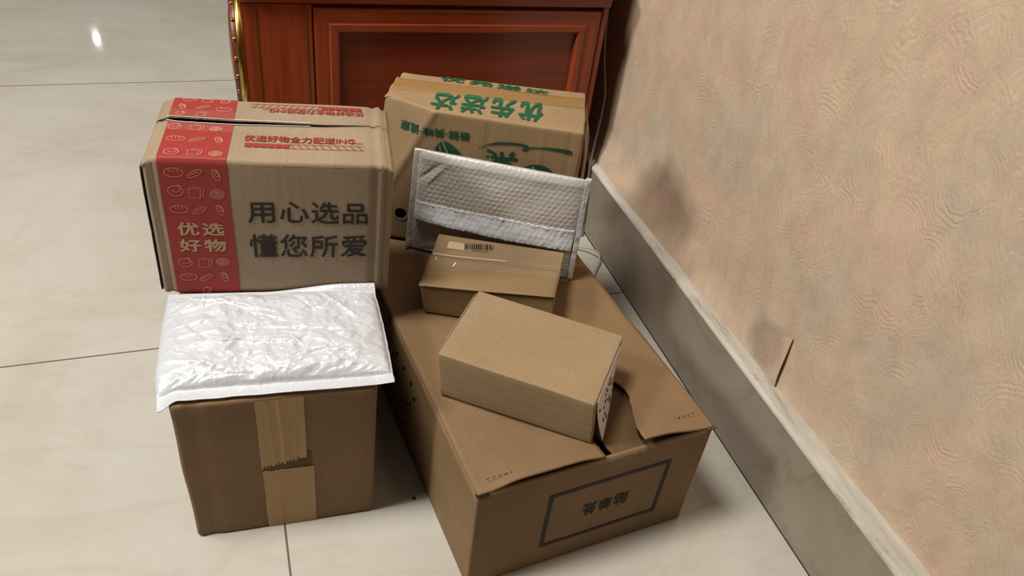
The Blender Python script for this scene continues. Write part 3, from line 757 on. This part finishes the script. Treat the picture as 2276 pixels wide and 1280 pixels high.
def bar(v0, v1, flipx):
    ps, ws = [], []
    a, b_ = .388*rw, .878*rw
    X = (lambda t: a + (b_-a)*t) if not flipx else (lambda t: b_ - (b_-a)*t)
    vm = (v0+v1)/2
    solid = []
    for k in range(6): solid.append([(X(k/16+.004), vm), (X((k+1)/16-.004), vm)])
    out = [[(X(.37), v0), (X(1), v0), (X(1), v1), (X(.37), v1)]]
    for k in range(6, 16): out.append([(X(k/16), v1), (X((k+.7)/16), v0)])
    return solid, out
s1, o1 = bar(.205*rd, .270*rd, False)
join(R.strokes('progress_bar', 'top', s1, .0078, M_RED, off=.0008), R.strokes('progress_bar', 'top', o1, .0007, M_RED, off=.0008))
R.glyphs('printed_words', 'top', '优选好物全力配送ING...', .44*rw, .775*rd, .884*rw, .852*rd, M_RED, rot=True, bold=.02, off=.0008)
s1, o1 = bar(.865*rd, .925*rd, True)
join(R.strokes('progress_bar', 'top', s1, .0070, M_RED, off=.0008), R.strokes('progress_bar', 'top', o1, .0007, M_RED, off=.0008))
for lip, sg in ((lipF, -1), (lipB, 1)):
    R.strokes('lip_highlight', 'top', [[(rw*t, lip(t) + sg*.0004 + .0004*nz((t*40, sg, 0), 1.3)) for t in [.05+.6*k/60 for k in range(61)]]], .0010, M_WHITE, off=.0010)  # painted highlight: white lines standing in for gloss along the lips
# packing tape along both lips and a near-black strip painting shade at the left
R.patch('packing_tape', 'top', .0, 1.0*rw, 0, 1, M_CLEAR, off=.0013, nu=40, nv=8, edge=lambda a, b_, u, v, o: (u, .42*rd + (lipF(a)-.0008-.42*rd)*b_, o + .0005*nz((a*3, b_, 0), 9) - (0.0045*sstep(.03, 0, min(a, 1-a)))))
R.patch('packing_tape', 'top', .0, 1.0*rw, 0, 1, M_CLEAR, off=.0013, nu=40, nv=8, edge=lambda a, b_, u, v, o: (u, lipB(a)+.0008 + (.76*rd-lipB(a))*b_, o + .0005*nz((a*3, b_, 4), 9) - (0.0045*sstep(.03, 0, min(a, 1-a)))))
R.patch('side_shade_strip', 'left', rd-.020, rd-.002, .03*rh, .93*rh, M_INSIDE, off=.0004, thick=.0016, nu=4, nv=14, edge=lambda a, b_, u, v, o: (u, v, o + .0004*nz((b_, 0, 0), 9)))

# ------------------------------------------------------------------ green-printed box on the back of the big box
cG = dict(tFL=(.1531, .8253, .3345), tFR=(.3706, .732, .3345), tBL=(.198, .9063, .3345), tBR=(.4133, .8331, .3345), FL=(.1531, .8253, .1535), FR=(.3706, .732, .1535), BL=(.198, .9063, .1535), BR=(.4133, .8331, .1535))
rG = thing('cardboard_box', 'cardboard box with green printing standing just in front of the cabinet', 'box', centre(cG))
gw, gd, gh = .232, .101, .181
def crease(u, v):        # signed distance past the diagonal fold, positive on the sunken left side
    x0, z0, x1, z1 = .268*gw, .975*gh, .099*gw, .513*gh
    dx, dz = x1-x0, z1-z0; l = math.hypot(dx, dz)
    return -((u-x0)*dz - (v-z0)*dx)/l*-1
def exG(x, y, z):
    fr = sstep(.03, 0, y); s_ = crease(x, z)
    sunk = .50*max(0, s_) if z > .30*gh else 0
    fold = -.0016*sstep(.006, 0, abs(s_))
    v1 = .0010*sstep(.0025, 0, abs(x-.545*gw)) - .0008*sstep(.003, 0, abs(x-.80*gw)) + .0008*sstep(.002, 0, abs(x-.94*gw))
    tp = sstep(gh-.015, gh, z)
    seam = (.0018*sstep(.46*gd, .50*gd, y)*sstep(.80*gd, .76*gd, y))*tp
    rt = sstep(gw-.012, gw, x)
    bulge = rt*(.0065*math.sin(math.pi*min(1, y/gd))*sstep(.0, .5, (gh-z)/gh*2) + .002*nz((0, y, z), 30))
    lf = -.004*sstep(.02, 0, x)*tp*nz((x, y, 0), 60)
    return (bulge, (min(sunk, .030) + fold + v1)*fr, seam - .0035*sstep(.03*gw, 0, x)*tp*abs(nz((y, 0, 0), 40)) + lf)
G = Box(rG, cG, (gw, gd, gh), seed=37, amp=.0008, r=.0030, extra=exG)
def tG(f, c):
    if f == 'top': return 'flap#f' if c[1] < .60*gd else 'flap#b'
    if f == 'front':
        hu, hv = (c[0]-.130*gw), (c[2]-.212*gh)
        if math.hypot(hu, hv) < .0080: return None
    return 'body'
G.shell(tG, {'body': M_BOX_GREEN}, step=.0035)
mesh_obj('hole_shade', [G.P(x, .006, z) for z in (.004, .6*gh) for x in (.004, .4*gw)], [(0, 1, 3, 2)], M_INSIDE, rG, smooth=False)  # near-black sheet painting the shade seen through the hand hole
# clean rim round the hand hole
vs, fs = [], []
n = 40
for rr in (.0072, .0105):
    for k in range(n): vs.append(G.F('front', .130*gw + rr*math.cos(2*math.pi*k/n), .212*gh + rr*math.sin(2*math.pi*k/n), .0005))
for k in range(n): fs.append((k, (k+1) % n, n+(k+1) % n, n+k))
mesh_obj('hand_hole_rim', vs, fs, M_BOX_GREEN, rG, flip=True)
G.patch('packing_tape', 'top', .002, gw-.001, 0, 1, M_BUFF, off=.0006, nu=50, nv=8, edge=lambda a, b_, u, v, o: (u, (.445+.09*a + (.325-.02*a)*b_)*gd + (.0005*nz((a, b_, 0), 26) if b_ in (0, 1) else 0), o))
G.patch('packing_tape', 'right', .44*gd, .82*gd, .45*gh, .995*gh, M_BUFF, off=.0035, nu=8, nv=20, edge=lambda a, b_, u, v, o: (u, v, o*(1-b_) + .0006 + .003*math.sin(b_*3.1)))
def flapside(a, b_): return (gw + .002 + .0055*math.sin(math.pi*b_)*(.4+.6*a), gd*(.10 + .80*a), gh*(.06 + .86*b_), (1, 0, 0))
G.sheet('side_flap', flapside, 12, 20, M_BOX_GREEN, .002)
G.glyphs('printed_words', 'top', '优先送达', .242*gw, .080*gd, .786*gw, .505*gd, M_GREEN, rot=True, bold=.035, off=.0008, spacing=1.28, skew=.004)
G.glyphs('printed_words', 'top', '优先送达', .222*gw, .825*gd, .800*gw, .955*gd, M_GREEN, bold=.035, off=.0008, spacing=1.28, skew=-.008)
G.glyphs('printed_words', 'front', '新鲜·美味·健康', .106*gw, .825*gh, .452*gw, .885*gh, M_DGREEN, rot=True, bold=.03, off=.0008, spacing=1.1, skew=.002)
fp = lambda q: [(a*gw, b_*gh) for a, b_ in q]
def spline(q, n=6):
    o = []
    for i in range(len(q)-1):
        p0, p1, p2, p3 = q[max(0, i-1)], q[i], q[i+1], q[min(len(q)-1, i+2)]
        for k in range(n):
            t = k/n
            o.append(tuple(.5*((2*p1[j]) + (-p0[j]+p2[j])*t + (2*p0[j]-5*p1[j]+4*p2[j]-p3[j])*t*t + (-p0[j]+3*p1[j]-3*p2[j]+p3[j])*t**3) for j in (0, 1)))
    return o + [q[-1]]
G.strokes('brush_sweep', 'front', [spline(fp([(.504, .794), (.551, .827), (.595, .845), (.663, .857), (.720, .856), (.745, .840)]))], [.0032], M_DGREEN, taper=lambda t: .25 + .75*sstep(0, .5, t))
G.strokes('brush_sweep', 'front', [spline(fp([(.738, .842), (.78, .850), (.825, .856), (.90, .858), (.954, .850)]))], [.0052], M_DGREEN, taper=lambda t: .35 + .65*sstep(.3, 1, t))
G.blob('brush_sweep', 'front', [(a*gw, b_*gh) for a, b_ in ell(.726, .828, .016, .0100, 18, .35)][:-1], M_DGREEN)
G.strokes('rice_sign', 'front', [fp([(.546, .787), (.592, .763)]), fp([(.617, .790), (.622, .695)]), fp([(.678, .797), (.657, .766)]), fp([(.544, .738), (.62, .742), (.697, .752)])], [.0042, .0040, .0044, .0042], M_DGREEN)
G.strokes('rice_sign', 'front', [spline(fp([(.555, .680), (.575, .706), (.620, .727), (.665, .708), (.692, .675)]))], [.0040], M_DGREEN, off=.0009)
G.strokes('rice_sign', 'front', [fp([(.619, .70), (.588, .66)]), fp([(.622, .70), (.660, .66)]), fp([(.60, .64), (.60, .56)]), fp([(.65, .64), (.65, .56)])], [.0045]*4, M_DGREEN)
lf = spline(fp([(.322, .808), (.292, .755), (.288, .690), (.300, .620), (.36, .560), (.42, .585), (.440, .650), (.425, .715), (.395, .765), (.355, .800), (.322, .808)]))
G.blob('leaf_print', 'front', lf[:-1], M_DGREEN)
G.strokes('leaf_vein', 'front', [spline(fp([(.322, .806), (.345, .745), (.365, .680), (.37, .60)])), fp([(.312, .77), (.318, .72), (.318, .67)]), fp([(.358, .705), (.378, .69)]), fp([(.352, .725), (.372, .715)])], [.0012, .0010, .0008, .0008], M_PALE, off=.0010)
G.blob('leaf_print', 'front', [(a*gw, b_*gh) for a, b_ in ell(.805, .640, .092, .096, 34)][:-1], M_DGREEN)
G.strokes('leaf_vein', 'front', [fp([(.775, .718), (.785, .695)]), fp([(.875, .690), (.868, .67)])], [.0016, .0014], M_PALE, off=.0010)

# ------------------------------------------------------------------ small taped box with a barcode
cC = dict(FL=(.1791, .6697, .1516), FR=(.3147, .6113, .1516), BL=(.216, .7626, .1516), BR=(.3482, .6962, .1516), tFL=(.1717, .665, .1952), tFR=(.3131, .6187, .1952), tBL=(.2155, .7594, .1952), tBR=(.3552, .6966, .1952))
rC = thing('cardboard_box', 'small taped cardboard box with a barcode sticker on top', 'box', centre(cC))
cw, cdp, ch = .151, .101, .0420
Cb = Box(rC, cC, (cw, cdp, ch), seed=51, amp=.0009, r=.0020)
def tC(f, c):
    if f == 'top': return 'flap#f' if c[1] < .56*cdp else 'flap#b'
    return 'body'
Cb.shell(tC, {'body': M_BOX_TAPED}, step=.008)
# front flap overhanging the front wall a little
def lidC(a, b_): return (-.0006 + (cw+.0012)*a, -.0022 + .56*cdp*b_, ch + .0016 - .0010*sstep(0, .3, b_)*0 + .0012*(1-b_)*sstep(.5, 0, a), (0, 0, 1))
Cb.sheet('lid_flap', lidC, 24, 14, M_BOX_TAPED, .0014)
Cb.patch('packing_tape', 'top', .002, cw-.001, .34*cdp, .60*cdp, M_CLEAR, off=.0025, nu=30, nv=6, edge=lambda a, b_, u, v, o: (u, v + .03*cdp*a, o + .0006*nz((a*4, b_*2, 0), 3)))
Cb.patch('packing_tape', 'top', .12*cw, .99*cw, .62*cdp, .95*cdp, M_CLEAR, off=.0010, nu=30, nv=6, edge=lambda a, b_, u, v, o: (u, v, o + .0007*nz((a*4, b_*2, 5), 3)))
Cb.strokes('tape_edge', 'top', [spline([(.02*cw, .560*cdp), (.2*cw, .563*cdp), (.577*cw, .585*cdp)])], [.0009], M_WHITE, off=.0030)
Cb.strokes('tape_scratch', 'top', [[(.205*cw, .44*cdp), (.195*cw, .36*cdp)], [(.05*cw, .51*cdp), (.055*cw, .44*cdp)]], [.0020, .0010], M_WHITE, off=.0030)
Cb.patch('sticker', 'top', .10*cw, .235*cw, .73*cdp, .87*cdp, plain('pale_sticker', (205, 182, 148), .5), off=.0006, nu=6, nv=4)
bars = []; ws = []
random.seed(12); x = .238
while x < .462:
    wd = random.choice((.0006, .0010, .0016)); t = (x-.238)/.224
    bars.append([(x*cw, (.762+.045*t)*cdp), ((x-.012)*cw, (.868+.045*t)*cdp)]); ws.append(wd); x += (wd + random.choice((.0008, .0012)))/cw
Cb.strokes('barcode', 'top', bars, ws, M_BLACK, off=.0012)
Cb.strokes('barcode_digits', 'top', [[((.30+.016*k)*cw, (.738+.003*k)*cdp), ((.308+.016*k)*cw, (.740+.003*k)*cdp)] for k in range(8)], .0016, M_BLACK, off=.0012)

# ------------------------------------------------------------------ small plain box in front
cD = dict(FL=(.1667, .5412, .1516), FR=(.295, .4467, .1516), BL=(.2291, .6301, .1516), BR=(.3572, .5341, .1516), tFL=(.1619, .5444, .2067), tFR=(.2893, .4479, .2067), tBL=(.229, .6318, .2067), tBR=(.3571, .5331, .2067))
rD = thing('cardboard_box', 'small plain cardboard box set askew near the front of the big box', 'box', centre(cD))
dw, dd_, dh = .160, .109, .0535
D = Box(rD, cD, (dw, dd_, dh), seed=63, amp=.0006, r=.0018)
D.shell(lambda f, c: 'body', {'body': M_BOX_PLAIN}, step=.008)
D.patch('end_flap', 'left', .004, dd_*.80, .10*dh, .97*dh, M_BOX_PLAIN, off=.0009, thick=.0012, nu=8, nv=8)
D.patch('packing_tape', 'top', .0005, dw*.10, .22*dd_, .82*dd_, M_CLEAR, off=.0006, nu=6, nv=10)
D.patch('packing_tape', 'top', dw*.90, dw*.9995, .56*dd_, .97*dd_, M_CLEAR, off=.0006, nu=6, nv=10)
# address label on the right end, its foot curling away
def labelD(a, b_):
    u = dd_*(.07 + .80*a); v = .0012 + (dh*.93)*b_
    out = .0008 + .0080*(1-a)**.6*(1-b_)**2.2 + .0010*(1-b_)
    return (dw + out, u, v, (1, 0, 0))
lb = D.sheet('address_label', labelD, 16, 16, M_WHITE, .0004)
vs, fs = [], []
random.seed(3)
for k in range(26):
    a = random.uniform(.06, .8); b_ = random.uniform(.10, .7)
    q = []
    for da, db in ((0, 0), (.05, 0), (.05, .05), (0, .05)):
        x, y, z, n = labelD(a+da, b_+db); q.append(D.P(x+.0005, y, z))
    i0 = len(vs); vs += q; fs.append((i0, i0+1, i0+2, i0+3))
mesh_obj('label_print', vs, fs, M_BLACK, lb, smooth=False)

# ------------------------------------------------------------------ padded mailers
def pearl(name, col, rough, fine, seed=0):
    m, b, N, L = mat(name)
    tc = N('ShaderNodeTexCoord'); mp = N('ShaderNodeMapping'); mp.inputs['Location'].default_value = (seed, seed, seed); L(tc.outputs['Object'], mp.inputs[0])
    n = N('ShaderNodeTexNoise', i_Scale=fine, i_Detail=3.0, i_Distortion=1.2); L(mp.outputs[0], n.inputs['Vector'])
    n2 = N('ShaderNodeTexNoise', i_Scale=fine*4, i_Detail=2.0); L(mp.outputs[0], n2.inputs['Vector'])
    h = math_(N, L, 'MULTIPLY_ADD', n2.outputs[0], .25, n.outputs[0])
    bp = N('ShaderNodeBump', i_Strength=.35, i_Distance=.002); L(h, bp.inputs['Height']); L(bp.outputs[0], b.inputs['Normal'])
    b.inputs['Base Color'].default_value = lin(col); b.inputs['Roughness'].default_value = rough; b.inputs['Metallic'].default_value = .10
    b.inputs['Specular IOR Level'].default_value = .6
    b.inputs['Sheen Weight'].default_value = .15
    return m
M_PEARL = pearl('pearl_film', (232, 236, 243), .27, 150)
M_PEARL2 = pearl('pearl_film_grey', (210, 206, 200), .34, 160, 3)
def pillow(name, root, P, nu, nv, m, hfun):
    """closed padded sheet; P(a, b) -> (base point, normal); hfun(a, b) -> front, back heights"""
    o = Vector(root.location); vs = []; fs = []
    for side in (0, 1):
        for j in range(nv+1):
            for i in range(nu+1):
                p, n = P(i/nu, j/nv); h = hfun(i/nu, j/nv)[side]
                vs.append(p + n*h - o)
    W = nu+1; k = W*(nv+1)
    for j in range(nv):
        for i in range(nu):
            a = j*W+i; fs.append((a, a+1, a+1+W, a+W)); fs.append((k+a+W, k+a+1+W, k+a+1, k+a))
    for i in range(nu):
        fs.append((i+1, i, k+i, k+i+1)); t = nv*W+i; fs.append((t, t+1, k+t+1, k+t))
    for j in range(nv):
        a = j*W; fs.append((a, a+W, k+a+W, k+a)); a = j*W+nu; fs.append((a+W, a, k+a, k+a+W))
    return mesh_obj(name, vs, fs, m, root)
def edge_prof(t, lo, hi, p=.5):
    if t <= lo or t >= hi: return 0.0
    s = (t-lo)/(hi-lo); return (1 - abs(2*s-1)**4)**p
def creases(x, y, lines):
    h = 0
    for (x0, y0, x1, y1, wd, am) in lines:
        dx, dy = x1-x0, y1-y0; l2 = dx*dx+dy*dy
        t = max(0, min(1, ((x-x0)*dx+(y-y0)*dy)/l2)); d = math.hypot(x-x0-dx*t, y-y0-dy*t)
        h += am*math.exp(-(d/wd)**2)*math.sin(math.pi*min(1, max(0.05, t)))
    return h
r1_ = thing('padded_mailer', 'white crinkled padded mailer lying on the upright taped box', 'mailer', (0.015, 0.60, 0.1952))
mc = dict(fl=(-.0951, .5400), fr=(.1152, .5215), bl=(-.0835, .6915), br=(.1215, .6650))
LN1 = [(.0, .92, .55, .66, .008, .0022), (.55, .66, .95, .80, .007, .0016), (.02, .70, .35, .80, .009, -.0018), (.10, .40, .65, .36, .008, .0020), (.30, .52, .95, .42, .008, -.0016), (.05, .30, .30, .16, .009, .0022), (.62, .30, .98, .22, .008, .0016), (.0, .55, .25, .62, .008, .0015), (.70, .92, .90, .55, .007, .0015), (.45, .20, .85, .30, .008, -.0016), (.18, .95, .18, .70, .006, .0014), (.5, .9, .8, .95, .006, .0012), (.35, .12, .40, .35, .007, .0012)]
random.seed(21)
for k in range(34):
    x_, y_, t_, l_ = random.random(), random.uniform(.1, .95), random.gauss(0.1, .6), random.uniform(.06, .28)
    LN1.append((x_, y_, x_ + l_*math.cos(t_), y_ + l_*1.3*math.sin(t_), random.uniform(.004, .008), random.choice((-1, 1))*random.uniform(.0006, .0014)))
LN1 = [(a, b_, c_, d_, w_*1.7, am*1.15) for a, b_, c_, d_, w_, am in LN1]
def P1m(a, b_):
    x = (mc['fl'][0]*(1-a)+mc['fr'][0]*a)*(1-b_) + (mc['bl'][0]*(1-a)+mc['br'][0]*a)*b_
    y = (mc['fl'][1]*(1-a)+mc['fr'][1]*a)*(1-b_) + (mc['bl'][1]*(1-a)+mc['br'][1]*a)*b_
    x += .0018*math.sin(b_*3.1)*(1 if a > .5 else -1)*abs(2*a-1) + .0006*nz((a*3, b_*8, 0), 2)
    y += .0008*nz((a*9, 0, 0), 1.2)*(1-b_)
    z = .1962
    z += .0085*sstep(.90, 1.0, b_)*sstep(.45, .85, a)
    # left front corner droops, right corner lifts a touch
    c_ = sstep(.10, 0, a)*sstep(.22, 0, b_)
    z -= .0075*c_; y -= .0040*c_; x += .002*c_
    z += .0020*sstep(.9, 1, a)*sstep(.3, 0, b_) + .0012*sstep(.10, 0, b_)*(1-c_)*(.6+.6*nz((a*4, 0, 0), 1.5))
    return Vector((x, y, z)), Vector((0, 0, 1))
def h1m(a, b_):
    e = edge_prof(a, .002, .990, .42)*edge_prof(b_, .088, .935, .42)
    x, y = a*.205, b_*.15
    rid = noise.ridged_multi_fractal(Vector((x*26, y*34, 1.7)), 0.9, 2.1, 4, 1.0, 2.0)
    low = nz((x, y, 0), 26, 3)
    rid2 = noise.ridged_multi_fractal(Vector((x*75+9, y*95, 4.2)), 0.8, 2.2, 3, 1.0, 2.0)
    h = .0165*e + e**.5*( .0017*(rid-1.2) + .0010*(rid2-1.2) + .0026*low + .0012*nz((x, y, 3), 60, 7) + creases(a, b_, LN1))
    if b_ < .105: h += .0004*(rid-1.2) + .0003
    h = max(h, .0004) if e < .02 else max(h, .0012)
    # puckers where the seal meets the padding
    if .08 < b_ < .25: h += .0016*nz((a*24 + 3*nz((b_*9, a*5, 0), 1), b_*6, 0), 1)*sstep(.25, .12, b_)*sstep(.09, .12, b_)
    return h + .0005, 0.0
pillow('body', r1_, P1m, 240, 190, M_PEARL, h1m)

# grey-looking one leaning on the green-printed box
mo = Vector((.1863, .7986, .1536)); me_ = Vector((.88285, -.46966, 0)).normalized(); mu = Vector((.0246, .0462, .9986)).normalized(); mn = me_.cross(mu).normalized()
if mn.y > 0: mn = -mn
r2_ = thing('padded_mailer', 'silvery bubble mailer leaning upright against the green-printed box', 'mailer', mo + me_*.104)
MW, MH = .2065, .1345
def P2m(a, b_):
    u = MW*a + .0045*b_*1.0*(1-a) ; v = MH*b_
    return mo + me_*u + mu*v, mn
def bub(u, v):
    s_ = .0066; row = v/(s_*.866); r0 = math.floor(row); best = 9
    for rr in (r0, r0+1):
        off = .5*(rr % 2); cx = u/s_-off; c0 = round(cx)
        best = min(best, math.hypot((cx-c0)*s_, (row-rr)*s_*.866))
    return max(0, 1-(best/(.46*s_))**2)**.5
def h2m(a, b_):
    u, v = a*MW, b_*MH
    e = edge_prof(a, .030, .996, .35)*edge_prof(b_, -.3, 1.004, .42)
    h = .0085*e*(.5 + .5*sstep(0, .45, b_)) + .0008*bub(u + .0009*nz((u, v, 0), 45), v + .0009*nz((u, v, 9), 45))*(.75+.45*nz((u, v, 4), 50))*e + .0026*math.exp(-((b_-.945)/.045)**2)*e + .0010*nz((u, v, 0), 30, 5)*e
    h += creases(a, b_, [(.03, .70, .17, .93, .014, -.0018), (.07, .66, .22, .95, .012, .0014), (.05, .02, .5, .22, .02, .001), (.3, 0, .9, .12, .02, -.001)])*(1 if e > .05 else 0)
    return max(h, .0006), -.0008 - .0015*e
pillow('body', r2_, P2m, 200, 130, M_PEARL2, h2m)
# folded closing flap: a band whose edge stands proud and catches the light
def P2f(a, b_):
    u = .0095 + (.2040-.0095)*a; v0 = .0462 - .006*a; v1 = .0695 - .0008*a
    v = v0 + (v1-v0)*b_ + (.0016*nz((a*30, 0, 0), 1.6) if b_ > .92 else 0) + (.0008*nz((a*14, 1, 0), 1.6) if b_ < .1 else 0)
    return mo + me_*u + mu*v, mn
def h2f(a, b_):
    f = h2m(min(1, (.0095+.1945*a)/MW), .345+.17*b_)[0]
    pr = .0062*math.sin(math.pi*min(1, .12+b_*.88)**.45)*(1-b_)**.5 + .0006
    pr *= 1 - .55*sstep(.6, .95, a)
    pr += .0007*nz((a*26, b_*2, 0), 1.4) + (.0016*max(0, nz((a*34, 2, 0), 1.2)) if b_ > .85 else 0)
    return f + max(.0005, pr), f + .0002
pillow('sealing_flap', r2_, P2f, 150, 16, M_PEARL, h2f)
# folded seams at both ends
def seam_r(a, b_):
    v = -.0005 + .1375*b_; u = .2056 + .0062*a + .0006*nz((0, b_*9, 0), 1.3)
    return mo + me_*u + mu*v, mn
pillow('edge_seal', r2_, seam_r, 6, 60, M_PEARL, lambda a, b_: (.0046 - .0022*a + .0008*nz((a, b_*14, 0), 1.2), -.0008))
def seam_l(a, b_):
    v = .0004 + .1335*b_; u = -.0010 + .0095*a + .0052*b_*1.0 + .0007*nz((0, b_*7, 3), 1.3)
    return mo + me_*u + mu*v, mn
pillow('edge_seal', r2_, seam_l, 6, 60, M_PEARL2, lambda a, b_: (.0016 + .0006*nz((a*3, b_*12, 0), 1.2) + .004*sstep(.12, 0, b_)*(1-a), -.0004))

# ------------------------------------------------------------------ cables
M_CW = plain('white_cable', (205, 200, 190), .45)
M_CG = plain('grey_cable', (120, 116, 110), .5)
tag(tube('cable', [(.470, .965, .004), (.500, .955, .006), (.5245, .935, .012), (.5285, .915, .016), (.5255, .905, .010), (.516, .893, .0035), (.499, .866, .003), (.483, .835, .003), (.470, .805, .003)], .0015, M_CW), 'thin white cable on the floor between the big box and the skirting', 'cable')
tag(tube('cable', [(.532, 1.060, .44), (.531, 1.050, .34), (.534, 1.035, .276), (.5445, 1.030, .24), (.543, 1.028, .194), (.536, 1.020, .146), (.5315, 1.012, .118), (.5325, 1.005, .08), (.5325, 1.000, .04), (.5325, .995, .003), (.528, .985, .003)], .0020, M_CG), 'grey cable hanging in the gap between cabinet and wall', 'cable')
# crumbs of dirt on the tiles
M_CRUMB = plain('crumb', (92, 76, 48), .9)
def crumb(x, y, r, label):
    bm = bmesh.new(); bmesh.ops.create_icosphere(bm, subdivisions=2, radius=r)
    for v in bm.verts: v.co *= 1 + .35*nz(v.co/r, 1.3, x*50)
    for v in bm.verts: v.co.z = max(v.co.z*.6, -r*.45)
    o = bm_obj('crumb', bm, M_CRUMB, smooth=True); o.location = (x, y, r*.45); tag(o, label, 'crumb')
crumb(.143, .532, .0022, 'olive crumb on the floor between the upright taped box and the largest box')
